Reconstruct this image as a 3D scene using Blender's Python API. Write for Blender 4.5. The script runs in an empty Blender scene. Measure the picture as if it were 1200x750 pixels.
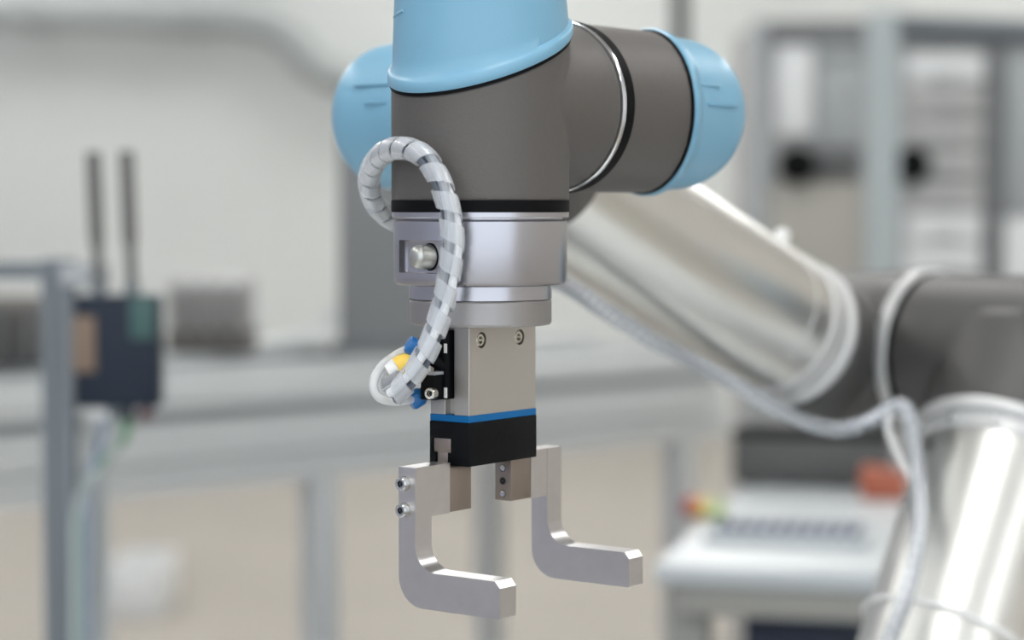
import bpy, bmesh, math, random
from mathutils import Matrix, Vector
random.seed(7)
sc = bpy.context.scene
C = sc.collection

# ------------------------------------------------------------------ camera, world, exposure
FPX = 2567.0                     # focal length in pixels of the 1200 px wide frame
CZ = 1.25                        # camera height
PITCH = math.atan(135.0 / FPX)   # horizon at row 240
cam_d = bpy.data.cameras.new('camera')
cam_d.sensor_width = 36.0
cam_d.lens = FPX * 36.0 / 1200.0
cam_d.dof.use_dof = True
cam_d.dof.focus_distance = 0.915
cam_d.dof.aperture_fstop = 5.2
cam_d.clip_start = 0.01
cam = bpy.data.objects.new('camera', cam_d)
C.objects.link(cam)
cam.location = (0, 0, CZ)
cam.rotation_euler = (math.pi / 2 - PITCH, 0, 0)
sc.camera = cam

world = bpy.data.worlds.new('world')
sc.world = world
world.use_nodes = True
bg = world.node_tree.nodes['Background']
bg.inputs[0].default_value = (0.86, 0.92, 1.0, 1)
bg.inputs[1].default_value = 1.1
sc.view_settings.view_transform = 'Standard'
sc.view_settings.look = 'None'
sc.view_settings.exposure = 0.8
sc.view_settings.gamma = 1.0
LAMP = 9.0                       # strength of the added ceiling luminaires


# ------------------------------------------------------------------ helpers
def P(u, v, Y):
    """point seen at pixel (u, v) of the 1200x750 photograph, Y metres in front of the camera"""
    a, b = (u - 600) / FPX, (v - 375) / FPX
    cp, sp = math.cos(PITCH), math.sin(PITCH)
    d = Vector((a, cp - b * sp, -sp - b * cp))
    return Vector((0, 0, CZ)) + d * (Y / d.y)


def V(x, y, z):
    return Vector((x, y, CZ + z))


def lin(c):
    def f(x):
        x /= 255.0
        return x / 12.92 if x <= 0.04045 else ((x + 0.055) / 1.055) ** 2.4
    return (f(c[0]), f(c[1]), f(c[2]), 1)


MATS = {}


def mat(name, rgb, rough=0.5, metal=0.0, bump=0.0, bscale=200.0, var=0.0, vscale=8.0, stretch=None,
        emit=0.0, trans=0.0, alpha=1.0, coat=0.0, spec=0.5, sss=0.0, rvar=0.0):
    m = bpy.data.materials.new(name)
    m.use_nodes = True
    nt = m.node_tree
    b = nt.nodes['Principled BSDF']
    col = lin(rgb)
    b.inputs['Base Color'].default_value = col
    b.inputs['Roughness'].default_value = rough
    b.inputs['Metallic'].default_value = metal
    b.inputs['Specular IOR Level'].default_value = spec
    b.inputs['Coat Weight'].default_value = coat
    b.inputs['Transmission Weight'].default_value = trans
    b.inputs['Alpha'].default_value = alpha
    if sss:
        b.inputs['Subsurface Weight'].default_value = sss
        b.inputs['Subsurface Radius'].default_value = (0.002, 0.002, 0.002)
    if emit:
        b.inputs['Emission Color'].default_value = col
        b.inputs['Emission Strength'].default_value = emit
    tc = nt.nodes.new('ShaderNodeTexCoord')
    mp = nt.nodes.new('ShaderNodeMapping')
    nt.links.new(tc.outputs['Object'], mp.inputs['Vector'])
    if stretch:
        mp.inputs['Scale'].default_value = stretch
    n = nt.nodes.new('ShaderNodeTexNoise')
    n.inputs['Scale'].default_value = vscale
    n.inputs['Detail'].default_value = 4
    nt.links.new(mp.outputs['Vector'], n.inputs['Vector'])
    if var:
        mx = nt.nodes.new('ShaderNodeMix')
        mx.data_type = 'RGBA'
        mx.inputs['A'].default_value = tuple(max(0, x * (1 - var)) for x in col[:3]) + (1,)
        mx.inputs['B'].default_value = tuple(min(1, x * (1 + var)) for x in col[:3]) + (1,)
        nt.links.new(n.outputs['Fac'], mx.inputs['Factor'])
        nt.links.new(mx.outputs['Result'], b.inputs['Base Color'])
    if rvar:
        mr = nt.nodes.new('ShaderNodeMapRange')
        mr.inputs['To Min'].default_value = max(0.02, rough - rvar)
        mr.inputs['To Max'].default_value = rough + rvar
        nt.links.new(n.outputs['Fac'], mr.inputs['Value'])
        nt.links.new(mr.outputs['Result'], b.inputs['Roughness'])
    if bump:
        n2 = nt.nodes.new('ShaderNodeTexNoise')
        n2.inputs['Scale'].default_value = bscale
        n2.inputs['Detail'].default_value = 3
        nt.links.new(mp.outputs['Vector'], n2.inputs['Vector'])
        bp = nt.nodes.new('ShaderNodeBump')
        bp.inputs['Strength'].default_value = bump
        bp.inputs['Distance'].default_value = 0.001
        nt.links.new(n2.outputs['Fac'], bp.inputs['Height'])
        nt.links.new(bp.outputs['Normal'], b.inputs['Normal'])
    MATS[name] = m
    return m


def frame(o, z, x=None):
    z = Vector(z).normalized()
    if x is None:
        x = Vector((0, 0, 1)) if abs(z.z) < 0.9 else Vector((1, 0, 0))
    x = Vector(x)
    x = (x - z * x.dot(z)).normalized()
    y = z.cross(x)
    m = Matrix((x, y, z)).transposed().to_4x4()
    m.translation = Vector(o)
    return m


class B:
    """collects shapes in world coordinates; build() links them as one mesh object"""

    def __init__(s):
        s.bm = bmesh.new()

    def grid(s, rows, closed_u=True, cap0=False, cap1=False):
        vs = [[s.bm.verts.new(p) for p in r] for r in rows]
        n = len(rows[0])
        for a, b in zip(vs, vs[1:]):
            for i in range(n if closed_u else n - 1):
                j = (i + 1) % n
                s.bm.faces.new((a[i], a[j], b[j], b[i]))
        if cap0:
            s.bm.faces.new(list(reversed(vs[0])))
        if cap1:
            s.bm.faces.new(vs[-1])
        return s

    def lathe(s, M, prof, n=72, caps=True, tilt=None, ph0=0.0):
        """prof rows (r, h[, w]); tilt=(k, phi, r0): h += w*k*r0*cos(angle-phi)"""
        rows = []
        for q in prof:
            r, h = q[0], q[1]
            w = q[2] if len(q) > 2 else 0
            row = []
            for i in range(n):
                a = 2 * math.pi * i / n + ph0
                hh = h
                if tilt and w:
                    hh += w * tilt[0] * r * math.cos(a - tilt[1])
                row.append(M @ Vector((r * math.cos(a), r * math.sin(a), hh)))
            rows.append(row)
        return s.grid(rows, True, caps, caps)

    def box(s, M, sx, sy, sz, bev=0.0, seg=2, center=True):
        t = bmesh.new()
        bmesh.ops.create_cube(t, size=1.0)
        for v in t.verts:
            v.co = Vector((v.co.x * sx, v.co.y * sy, v.co.z * sz))
        if bev:
            bmesh.ops.bevel(t, geom=t.edges[:], offset=bev, segments=seg, affect='EDGES', profile=0.5)
        return s.merge(t, M)

    def merge(s, t, M=Matrix.Identity(4)):
        t.transform(M)
        me = bpy.data.meshes.new('tmp')
        t.to_mesh(me)
        t.free()
        s.bm.from_mesh(me)
        bpy.data.meshes.remove(me)
        return s

    def prism(s, M, pts, h, bev=0.0, seg=2, edges='all'):
        t = bmesh.new()
        a = [t.verts.new((x, y, 0)) for x, y in pts]
        b = [t.verts.new((x, y, h)) for x, y in pts]
        t.faces.new(list(reversed(a)))
        t.faces.new(b)
        n = len(pts)
        for i in range(n):
            j = (i + 1) % n
            t.faces.new((a[i], a[j], b[j], b[i]))
        bmesh.ops.recalc_face_normals(t, faces=t.faces[:])
        if bev:
            g = [e for e in t.edges if e.calc_face_angle(0) > 0.5]
            bmesh.ops.bevel(t, geom=g, offset=bev, segments=seg, affect='EDGES', profile=0.5)
        return s.merge(t, M)

    def tube(s, path, r, n=12, caps=True):
        fr = frames(path)
        rows = []
        for i, (p, x, y, z) in enumerate(fr):
            rr = r(i / (len(fr) - 1)) if callable(r) else r
            rows.append([p + (x * math.cos(2 * math.pi * k / n) + y * math.sin(2 * math.pi * k / n)) * rr for k in range(n)])
        return s.grid(rows, True, caps, caps)

    def build(s, name, m, parent=None, loc=None, smooth=35, tag=None, kind=None, recalc=True):
        bm = s.bm
        if recalc:
            bmesh.ops.recalc_face_normals(bm, faces=bm.faces[:])
        if parent is not None:
            off = origin(parent)
        elif loc is not None:
            off = Vector(loc)
        else:
            xs = [v.co.x for v in bm.verts]; ys = [v.co.y for v in bm.verts]; zs = [v.co.z for v in bm.verts]
            off = Vector(((min(xs) + max(xs)) / 2, (min(ys) + max(ys)) / 2, min(zs)))
        bmesh.ops.translate(bm, verts=bm.verts[:], vec=-off)
        me = bpy.data.meshes.new(name)
        bm.to_mesh(me)
        bm.free()
        me.materials.append(MATS[m] if isinstance(m, str) else m)
        if smooth:
            me.shade_smooth()
            me.set_sharp_from_angle(angle=math.radians(smooth))
        o = bpy.data.objects.new(name, me)
        C.objects.link(o)
        if parent is not None:
            o.parent = parent
        else:
            o.location = off
        if tag:
            o['label'], o['category'] = tag[0], tag[1]
            if len(tag) > 2:
                o['group'] = tag[2]
        if kind:
            o['kind'] = kind
        return o


def origin(o):
    p = Vector((0, 0, 0))
    while o is not None:
        p += o.location
        o = o.parent
    return p


def thing(name, label, cat, loc, group=None):
    o = bpy.data.objects.new(name, None)
    o.empty_display_size = 0.02
    C.objects.link(o)
    o.location = loc
    o['label'] = label
    o['category'] = cat
    if group:
        o['group'] = group
    return o


def mesh_of(b, m, smooth=35):
    bm = b.bm
    bmesh.ops.recalc_face_normals(bm, faces=bm.faces[:])
    me = bpy.data.meshes.new('piece')
    bm.to_mesh(me)
    bm.free()
    me.materials.append(MATS[m])
    if smooth:
        me.shade_smooth()
        me.set_sharp_from_angle(angle=math.radians(smooth))
    return me


def inst(name, me, M, parent):
    o = bpy.data.objects.new(name, me)
    C.objects.link(o)
    o.parent = parent
    L = Matrix.Translation(-origin(parent)) @ M
    o.location = L.translation
    o.rotation_euler = L.to_euler()
    return o


def boolean(o, cutters, smooth=35):
    """subtract temporary cutters from o and drop them again"""
    for b in cutters:
        c = b.build('cutter', 'black', loc=(0, 0, 0), smooth=0)
        md = o.modifiers.new('cut', 'BOOLEAN')
        md.operation = 'DIFFERENCE'
        md.solver = 'EXACT'
        md.object = c
        c.location = (0, 0, 0)
        bpy.context.view_layer.update()
        dg = bpy.context.evaluated_depsgraph_get()
        me = bpy.data.meshes.new_from_object(o.evaluated_get(dg))
        o.modifiers.clear()
        old = o.data
        o.data = me
        me.name = old.name
        bpy.data.objects.remove(c)
    o.data.shade_smooth()
    o.data.set_sharp_from_angle(angle=math.radians(smooth))
    while len(o.data.materials) > 1:
        o.data.materials.pop()
    return o


def remesh(o, voxel, it=6):
    m = o.modifiers.new('skin', 'REMESH')
    m.mode = 'VOXEL'
    m.voxel_size = voxel
    m.use_smooth_shade = True
    s = o.modifiers.new('soft', 'SMOOTH')
    s.iterations = it
    s.factor = 0.5
    bpy.context.view_layer.update()
    dg = bpy.context.evaluated_depsgraph_get()
    me = bpy.data.meshes.new_from_object(o.evaluated_get(dg))
    o.modifiers.clear()
    old = o.data
    o.data = me
    if not me.materials:
        me.materials.append(old.materials[0])
    me.shade_smooth()
    return o


def spline(pts, step=0.002):
    pts = [Vector(p) for p in pts]
    q = [pts[0] * 2 - pts[1]] + pts + [pts[-1] * 2 - pts[-2]]
    dense = []
    for i in range(1, len(q) - 2):
        p0, p1, p2, p3 = q[i - 1:i + 3]
        t0 = 0.0
        t1 = t0 + max(1e-6, (p1 - p0).length ** 0.5)
        t2 = t1 + max(1e-6, (p2 - p1).length ** 0.5)
        t3 = t2 + max(1e-6, (p3 - p2).length ** 0.5)
        for k in range(40):
            t = t1 + (t2 - t1) * k / 40
            a1 = p0 * ((t1 - t) / (t1 - t0)) + p1 * ((t - t0) / (t1 - t0))
            a2 = p1 * ((t2 - t) / (t2 - t1)) + p2 * ((t - t1) / (t2 - t1))
            a3 = p2 * ((t3 - t) / (t3 - t2)) + p3 * ((t - t2) / (t3 - t2))
            b1 = a1 * ((t2 - t) / (t2 - t0)) + a2 * ((t - t0) / (t2 - t0))
            b2 = a2 * ((t3 - t) / (t3 - t1)) + a3 * ((t - t1) / (t3 - t1))
            dense.append(b1 * ((t2 - t) / (t2 - t1)) + b2 * ((t - t1) / (t2 - t1)))
    dense.append(pts[-1])
    out = [dense[0]]
    acc = 0.0
    for a, b in zip(dense, dense[1:]):
        L = (b - a).length
        while acc + L >= step:
            t = (step - acc) / L
            a = a.lerp(b, t)
            out.append(a)
            L = (b - a).length
            acc = 0.0
        acc += L
    if (out[-1] - dense[-1]).length > step * 0.3:
        out.append(dense[-1])
    return out


def frames(path):
    path = [Vector(p) for p in path]
    n = len(path)
    T = []
    for i in range(n):
        a, b = path[max(0, i - 1)], path[min(n - 1, i + 1)]
        T.append((b - a).normalized())
    ref = Vector((0, 0, 1)) if abs(T[0].z) < 0.9 else Vector((1, 0, 0))
    x = (ref - T[0] * ref.dot(T[0])).normalized()
    out = []
    for p, t in zip(path, T):
        x = (x - t * x.dot(t)).normalized()
        out.append((p, x, t.cross(x), t))
    return out


def rounded(pts, radii, seg=8):
    """round the corners of a closed 2D polygon"""
    out = []
    n = len(pts)
    for i in range(n):
        p, a, b = Vector(pts[i]), Vector(pts[i - 1]), Vector(pts[(i + 1) % n])
        r = radii[i]
        if r <= 0:
            out.append((p.x, p.y))
            continue
        u, w = (a - p).normalized(), (b - p).normalized()
        ang = u.angle(w)
        d = r / math.tan(ang / 2)
        c = p + (u + w).normalized() * (r / math.sin(ang / 2))
        s0, s1 = p + u * d - c, p + w * d - c
        a0 = math.atan2(s0.y, s0.x)
        da = math.atan2(s1.y, s1.x) - a0
        while da > math.pi:
            da -= 2 * math.pi
        while da < -math.pi:
            da += 2 * math.pi
        for k in range(seg + 1):
            t = a0 + da * k / seg
            out.append((c.x + r * math.cos(t), c.y + r * math.sin(t)))
    return out


def socket_screw(m_head, m_hole, r, h):
    """meshes of a socket head cap screw, axis +z, seat at z=0"""
    b = B()
    hr = r * 0.52
    b.lathe(Matrix.Identity(4), [(0.0002, h * 0.45), (hr, h * 0.45), (hr, h * 0.97), (hr * 1.06, h), (r * 0.86, h), (r, h * 0.86), (r, 0)], n=32, caps=False)
    hd = mesh_of(b, m_head, 30)
    k = B()
    k.lathe(Matrix.Identity(4), [(0.0002, h * 0.5), (hr * 0.98, h * 0.5)], n=6, caps=False)
    return hd, mesh_of(k, m_hole, 0)


# ------------------------------------------------------------------ materials
mat('cap_blue', (112, 160, 185), 0.42, bump=0.05, bscale=900, coat=0.08)
mat('arm_grey', (87, 84, 81), 0.5, metal=0.2, bump=0.25, bscale=1500, var=0.06, vscale=500)
mat('black', (4, 5, 7), 0.6, spec=0.12)
mat('black_plastic', (5, 7, 10), 0.55, spec=0.14, bump=0.08, bscale=900)
mat('chrome', (225, 226, 228), 0.12, 1.0)
mat('flange_alu', (178, 178, 183), 0.27, 1.0, bump=0.02, bscale=900)
mat('plate_alu', (160, 158, 157), 0.5, 1.0, bump=0.1, bscale=1600, rvar=0.06, vscale=200)
mat('gripper_alu', (190, 187, 182), 0.46, 1.0, bump=0.12, bscale=1800, rvar=0.06, vscale=120, var=0.04)
mat('finger_alu', (200, 198, 198), 0.34, 1.0, bump=0.05, bscale=700, rvar=0.06, vscale=180, var=0.06)
mat('steel_jaw', (150, 140, 132), 0.4, 1.0, bump=0.05, bscale=600, stretch=(8, 8, 1), var=0.06, vscale=200)
mat('screw_steel', (196, 198, 198), 0.2, 1.0, rvar=0.08, vscale=400)
mat('nickel', (190, 186, 176), 0.27, 1.0)
mat('knob_steel', (186, 187, 183), 0.4, 1.0)
mat('hole', (6, 6, 7), 0.6)
mat('band_blue', (0, 92, 148), 0.5, spec=0.25)
mat('fitting_blue', (4, 98, 164), 0.35, coat=0.2)
mat('wrap_clear', (236, 240, 244), 0.2, trans=0.55, alpha=0.6, spec=0.6)
mat('hose_core', (150, 154, 158), 0.35, var=0.3, vscale=120, coat=0.3)
mat('tube_clear', (228, 230, 230), 0.2, trans=0.3, alpha=0.7)
mat('yellow_tape', (236, 200, 84), 0.45)
mat('grey_plug', (140, 142, 146), 0.4)
mat('wall_warm_tint', (212, 207, 200), 0.75, var=0.04, vscale=1.2)  # invented tint of the unseen right wall, warms the metal reflections
mat('wire_grey', (158, 168, 164), 0.5)
mat('cable_dark', (84, 90, 100), 0.4, coat=0.2)
mat('cable_white', (214, 217, 220), 0.3, coat=0.3)
mat('cable_grey', (150, 155, 160), 0.3, coat=0.3)
mat('wall_cool_tint', (170, 174, 189), 0.75, var=0.04, vscale=1.2)  # invented tint of the unseen left wall, cools the metal reflections
mat('white_plastic', (222, 222, 220), 0.4)
mat('arm_tube', (218, 218, 214), 0.34, 1.0)
mat('elbow_grey', (74, 73, 72), 0.5, metal=0.2, bump=0.15, bscale=900)
mat('ring_silver', (196, 197, 196), 0.45, 0.35)
mat('tie_white', (225, 226, 224), 0.4)
mat('wall_paint', (210, 214, 212), 0.75, var=0.05, vscale=1.2, bump=0.03, bscale=60)
mat('ceiling_paint', (205, 206, 205), 0.85)
mat('floor_paint', (158, 152, 143), 0.45, var=0.12, vscale=1.6, bump=0.03, bscale=40)
mat('alu_profile', (158, 162, 164), 0.5, 0.3, var=0.05, vscale=4)
mat('alu_light', (198, 202, 202), 0.45, 0.3, var=0.04, vscale=3)
mat('alu_dark', (112, 118, 122), 0.5, 0.6)
mat('module_navy', (18, 29, 44), 0.5, spec=0.3)
mat('label_tan', (112, 95, 80), 0.6)
mat('teal', (48, 80, 78), 0.5)
mat('antenna_grey', (92, 92, 90), 0.55)
mat('green_wire', (98, 150, 108), 0.5)
mat('blue_wire', (140, 150, 168), 0.5)
mat('maroon', (82, 40, 46), 0.5)
mat('column_grey', (112, 114, 114), 0.6, var=0.06, vscale=3)
mat('pipe_grey', (158, 164, 164), 0.5)
mat('dark_pole', (58, 60, 62), 0.5)
mat('device_brown', (96, 92, 88), 0.6)
mat('device_dark', (76, 77, 76), 0.55)
mat('rack_frame', (154, 159, 160), 0.5, 0.1)
mat('rack_post', (170, 178, 178), 0.5, 0.1)
mat('rack_dark', (108, 110, 112), 0.6)
mat('rack_panel', (170, 171, 170), 0.6)
mat('rack_white', (214, 217, 217), 0.5)
mat('rack_beige', (160, 158, 150), 0.6)
mat('table_white', (176, 182, 184), 0.4)
mat('table_edge', (140, 140, 134), 0.5)
mat('navy', (34, 46, 66), 0.5)
mat('key_dark', (86, 92, 112), 0.5)
mat('red', (156, 62, 74), 0.4)
mat('amber', (206, 168, 92), 0.4)
mat('lamp_green', (178, 192, 146), 0.4)
mat('orange', (158, 86, 62), 0.5)
mat('lamp_panel', (254, 253, 251), 0.5, emit=LAMP)
mat('lamp_frame', (225, 225, 225), 0.5)


# ------------------------------------------------------------------ the room
def plate(name, p0, p1, m):
    b = B()
    c = (Vector(p0) + Vector(p1)) / 2
    d = Vector(p1) - Vector(p0)
    b.box(Matrix.Translation(c), abs(d.x), abs(d.y), abs(d.z))
    return b.build(name, m, kind='structure', smooth=0)


plate('floor', (-5, -4, -0.1), (5, 12.3, 0), 'floor_paint')
plate('wall_back', (-5, 12.0, 0), (5, 12.3, 3.8), 'wall_paint')
plate('wall_left', (-5.2, -4, 0), (-5, 12.3, 3.8), 'wall_cool_tint')
plate('wall_right', (5, -4, 0), (5.2, 12.3, 3.8), 'wall_warm_tint')
plate('ceiling', (-5.2, -4, 3.8), (5.2, 12.3, 3.9), 'ceiling_paint')

lamp_no = 0  # luminaires are invented, added out of frame for light and reflections
ROWS = [(-3.0, 'left'), (0.0, 'middle'), (3.0, 'right')]
for x, rn in ROWS:
    for k, y in enumerate((-2.4, 0.3, 3.0, 5.7, 8.2, 10.6)):
        t = thing('added_ceiling_light', 'added rectangular white ceiling luminaire, number %s from the front in the %s row' % (('one', 'two', 'three', 'four', 'five', 'six')[k], rn),
                  'added ceiling light', (x, y, 3.8), 'added ceiling luminaires out of frame')
        b = B()
        for dx in (-0.33, 0.33):
            b.box(Matrix.Translation((x + dx, y, 3.77)), 0.06, 1.32, 0.06)
        for dy in (-0.63, 0.63):
            b.box(Matrix.Translation((x, y + dy, 3.77)), 0.60, 0.06, 0.06)
        b.build('frame', 'lamp_frame', t, smooth=0)
        B().box(Matrix.Translation((x, y, 3.785)), 0.6, 1.2, 0.02).build('diffuser', 'lamp_panel', t, smooth=0)

# ------------------------------------------------------------------ robot arm
TH = math.radians(53)
A2 = Vector((math.cos(TH), math.sin(TH), 0))      # axis of the second wrist joint: right and away
W1 = Vector((-math.sin(TH), math.cos(TH), 0))     # axis of the first wrist joint: left and away
EAX = -W1                                         # elbow axis: right and towards the camera
UP = Vector((0, 0, 1))
YW = 0.938
XW = (563 - 600) / FPX * YW
R = 0.038


def zr(v, Y=YW):
    return P(600, v, Y).z - CZ


AX = lambda z: V(XW, YW, z)
ZW2 = zr(125, 0.98)
robot = thing('robot_arm', 'jointed industrial robot arm with light blue joint caps and silver tubes', 'robot arm', (0.14, 1.17, 0))


def cap_profile(h0, hc, rr):
    p = [(rr - 0.0026, h0 - 0.0006, 1), (rr + 0.0010, h0, 1), (rr + 0.0016, h0 + 0.0012, 1), (rr + 0.0016, h0 + 0.0042, 1), (rr + 0.0010, h0 + 0.0052, 1), (rr - 0.0004, h0 + 0.0062, 1)]
    top = h0 + hc
    for k in range(1, 6):
        t = k / 6
        p.append((rr - 0.0004 - 0.0012 * t, h0 + 0.0062 + (top - h0 - 0.0062) * t, 1 - t))
    D = 0.030
    for k in range(13):
        a = math.pi / 2 * k / 12
        r = (rr - 0.0016) * max(0.0, math.cos(a)) ** (2 / 2.4)
        p.append((max(r, 0.0004), top + D * math.sin(a) ** (2 / 2.4), 0))
    return p


def joint_cap(M, h0, low_dir, rr=R, hc=0.030, k=0.42, ribs=()):
    """blue end cap; low_dir is the world direction in which the slanted rim dips"""
    ld = M.to_3x3().inverted() @ Vector(low_dir)
    phi = math.atan2(-ld.y, -ld.x)
    c = B().lathe(M, cap_profile(h0, hc, rr), n=96, tilt=(k, phi)).build('joint_cap', 'cap_blue', robot, smooth=50)
    s = B().lathe(M, [(rr - 0.002, h0 - 0.0016, 1), (rr + 0.0006, h0 - 0.0016, 1), (rr + 0.0006, h0 + 0.0004, 1), (rr - 0.002, h0 + 0.0004, 1)], n=96, tilt=(k, phi), caps=False)
    s.build('rim_seal', 'black', c, smooth=40)
    for d, h, ln, dep in ribs:
        dl = (M.to_3x3().inverted() @ Vector(d)).normalized()
        dl.z = 0
        dl.normalize()
        dw = M.to_3x3() @ dl
        pos = M @ (dl * (rr - 0.0012 + dep) + Vector((0, 0, h)))
        F = frame(pos, dw, M.to_3x3() @ Vector((0, 0, 1)))
        B().box(F, ln, 0.0011, 0.0016, 0.0004).build('cap_rib', 'cap_blue', c)
    return c


# third wrist joint (vertical) with its branch to the right
b = B()
b.lathe(frame(AX(0.001), UP, A2), [(R, 0.0), (R, zr(68) - 0.0018, 1)], n=96, tilt=(0.42, 0))
b.lathe(frame(AX(ZW2), A2, UP), [(R - 0.0004, 0.0), (R - 0.0004, 0.0525)], n=96)
h3 = remesh(b.build('wrist_housing', 'arm_grey', robot), 0.0011, 8)
joint_cap(frame(AX(0), UP, A2), zr(68), -A2, ribs=[])
top_cap = [c for c in robot.children if c.name.startswith('joint_cap')][0]
arc = [AX(zr(21.5) + 0.0016 * k / 8) + Vector((-math.sin(a), -math.cos(a), 0)) * (R - 0.0014) for k, a in ((k, math.radians(80 - 20 * k / 8)) for k in range(9))]
B().tube(arc, 0.0008, 8).build('cap_rib', 'cap_blue', top_cap)
B().lathe(frame(AX(0), UP, A2), [(R - 0.003, zr(248.5)), (R + 0.0001, zr(248.3)), (R + 0.0001, zr(235)), (R - 0.003, zr(234.5))], n=96).build('seal_band', 'black', robot)
B().lathe(frame(AX(0), UP, A2), [(R - 0.004, zr(255)), (R - 0.0004, zr(255)), (R - 0.0001, zr(254)), (R - 0.0001, zr(248.6)), (R - 0.004, zr(248.6))], n=96).build('output_ring', 'flange_alu', robot)
# tool flange with a pocket for the connector
zf0, zf1 = zr(257), zr(333)
RF = 0.0371
fl = B().lathe(frame(AX(0), UP, A2), [(0.0285, zr(350)), (0.0306, zr(349.5)), (0.0306, zf1 + 0.0002), (RF - 0.0016, zf1), (RF - 0.0004, zf1 + 0.0007), (RF, zf1 + 0.002), (RF, zf0 - 0.0008), (RF - 0.0008, zf0), (RF - 0.002, zf0 + 0.0001), (RF - 0.002, zr(255))], n=128)
fl = fl.build('tool_flange', 'flange_alu', robot, smooth=30)
NP = Vector((-0.78, -0.626, 0)).normalized()
zp0, zp1 = zr(280.5), zr(318)
pc = AX((zp0 + zp1) / 2)
cut = B().box(frame(pc + NP * (0.0325 + 0.010) + UP.cross(NP) * 0.0050, NP, UP), zp0 - zp1, 0.0300, 0.020, 0.0006)
boolean(fl, [cut])
SIDE = UP.cross(NP)
kn = pc + SIDE * 0.0078 + NP * 0.0320
B().lathe(frame(kn, NP), [(0.0040, 0), (0.0052, 0.0001), (0.0052, 0.0042), (0.0050, 0.0046), (0.0050, 0.0066), (0.0044, 0.0082), (0.0032, 0.0092), (0.0016, 0.0097), (0.0002, 0.0098)], n=40).build('connector_cap', 'knob_steel', fl, smooth=60)
B().lathe(frame(kn, NP), [(0.0051, 0.0002), (0.0057, 0.0002), (0.0057, 0.0009), (0.0051, 0.0009)], n=40, caps=False).build('connector_seal', 'black', fl)

# second wrist joint
M2 = frame(AX(ZW2), A2, UP)
S0 = 0.0523
B().lathe(M2, [(R - 0.004, S0), (R + 0.0002, S0), (R + 0.0006, S0 + 0.0006), (R + 0.0006, S0 + 0.0010), (R, S0 + 0.0012), (R, S0 + 0.0017), (R + 0.0006, S0 + 0.0018), (R + 0.0006, S0 + 0.0021), (R + 0.0002, S0 + 0.0024), (R - 0.004, S0 + 0.0024)], n=96, caps=False).build('output_ring', 'chrome', robot)
B().lathe(M2, [(R - 0.004, S0 + 0.0023), (R + 0.0006, S0 + 0.0025), (R + 0.0007, S0 + 0.0084), (R - 0.004, S0 + 0.0086)], n=96, caps=False).build('seal_band', 'black', robot)
C2 = AX(ZW2) + A2 * 0.100
b = B()
b.lathe(M2, [(R, S0 + 0.0076), (R, 0.125, 1)], n=96, tilt=(0.42, math.atan2((M2.to_3x3().inverted() @ W1).y, (M2.to_3x3().inverted() @ W1).x)))
b.lathe(frame(C2, W1, UP), [(R - 0.0004, 0), (R - 0.0004, 0.056)], n=96)
remesh(b.build('wrist_housing', 'arm_grey', robot), 0.0012, 5)
RIBD = lambda deg: (Vector((math.sin(TH), -math.cos(TH), 0)) * math.cos(math.radians(deg)) + UP * math.sin(math.radians(deg)))
joint_cap(M2, 0.126, -W1, ribs=[(RIBD(18), 0.128, 0.017, 0.0004), (RIBD(4), 0.136, 0.026, 0.0007)], hc=0.022)

# first wrist joint
M1 = frame(C2, W1, UP)
B().lathe(M1, [(R - 0.004, 0.056), (R + 0.0004, 0.056), (R + 0.0004, 0.059), (R - 0.004, 0.059)], n=96, caps=False).build('output_ring', 'chrome', robot)
B().lathe(M1, [(R - 0.004, 0.059), (R + 0.0002, 0.059), (R + 0.0002, 0.063), (R - 0.004, 0.063)], n=96, caps=False).build('seal_band', 'black', robot)
TB = 0.122
BR = C2 + W1 * TB
Q = 0.386
FD = Vector((A2.x, A2.y, -Q)).normalized()
FA0 = Vector((BR.x, BR.y, CZ + 0.063))           # start of the forearm axis
FL = math.sqrt(1 + Q * Q)                        # metres of axis per metre of ground run
b = B()
b.lathe(M1, [(R, 0.063), (R, 0.1015, 1)], n=96, tilt=(0.30, math.atan2((M1.to_3x3().inverted() @ A2).y, (M1.to_3x3().inverted() @ A2).x)))
wb = C2 + W1 * 0.085
b.lathe(frame(wb, FA0 + FD * 0.12 - wb), [(R, 0), (R, (FA0 + FD * 0.12 - wb).length)], n=96)
remesh(b.build('wrist_housing', 'arm_grey', robot), 0.0014, 5)
RIB1 = lambda deg: (Vector((-math.cos(TH), -math.sin(TH), 0)) * math.cos(math.radians(deg)) + UP * math.sin(math.radians(deg)))
joint_cap(M1, 0.103, -A2, ribs=[(RIB1(22), 0.117, 0.024, 0.0008), (RIB1(8), 0.113, 0.014, 0.0006)], hc=0.024, k=0.30)

# forearm tube
MF = frame(FA0, FD)
m0, m1 = 0.110 * FL, 0.352 * FL
ft = B().lathe(MF, [(0.0385, m0), (0.0405, m0 + 0.01), (0.0455, m1), (0.0440, m1 + 0.0002)], n=96).build('forearm_tube', 'arm_tube', robot, smooth=40)
B().lathe(MF, [(0.044, m1 - 0.001), (0.0468, m1 - 0.001), (0.0474, m1), (0.0474, m1 + 0.002), (0.0466, m1 + 0.003), (0.0462, m1 + 0.004), (0.0470, m1 + 0.020), (0.0484, m1 + 0.021), (0.0490, m1 + 0.023), (0.0490, m1 + 0.026), (0.0480, m1 + 0.028), (0.044, m1 + 0.028)], n=96).build('end_collar', 'ring_silver', ft, smooth=40)

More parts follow.
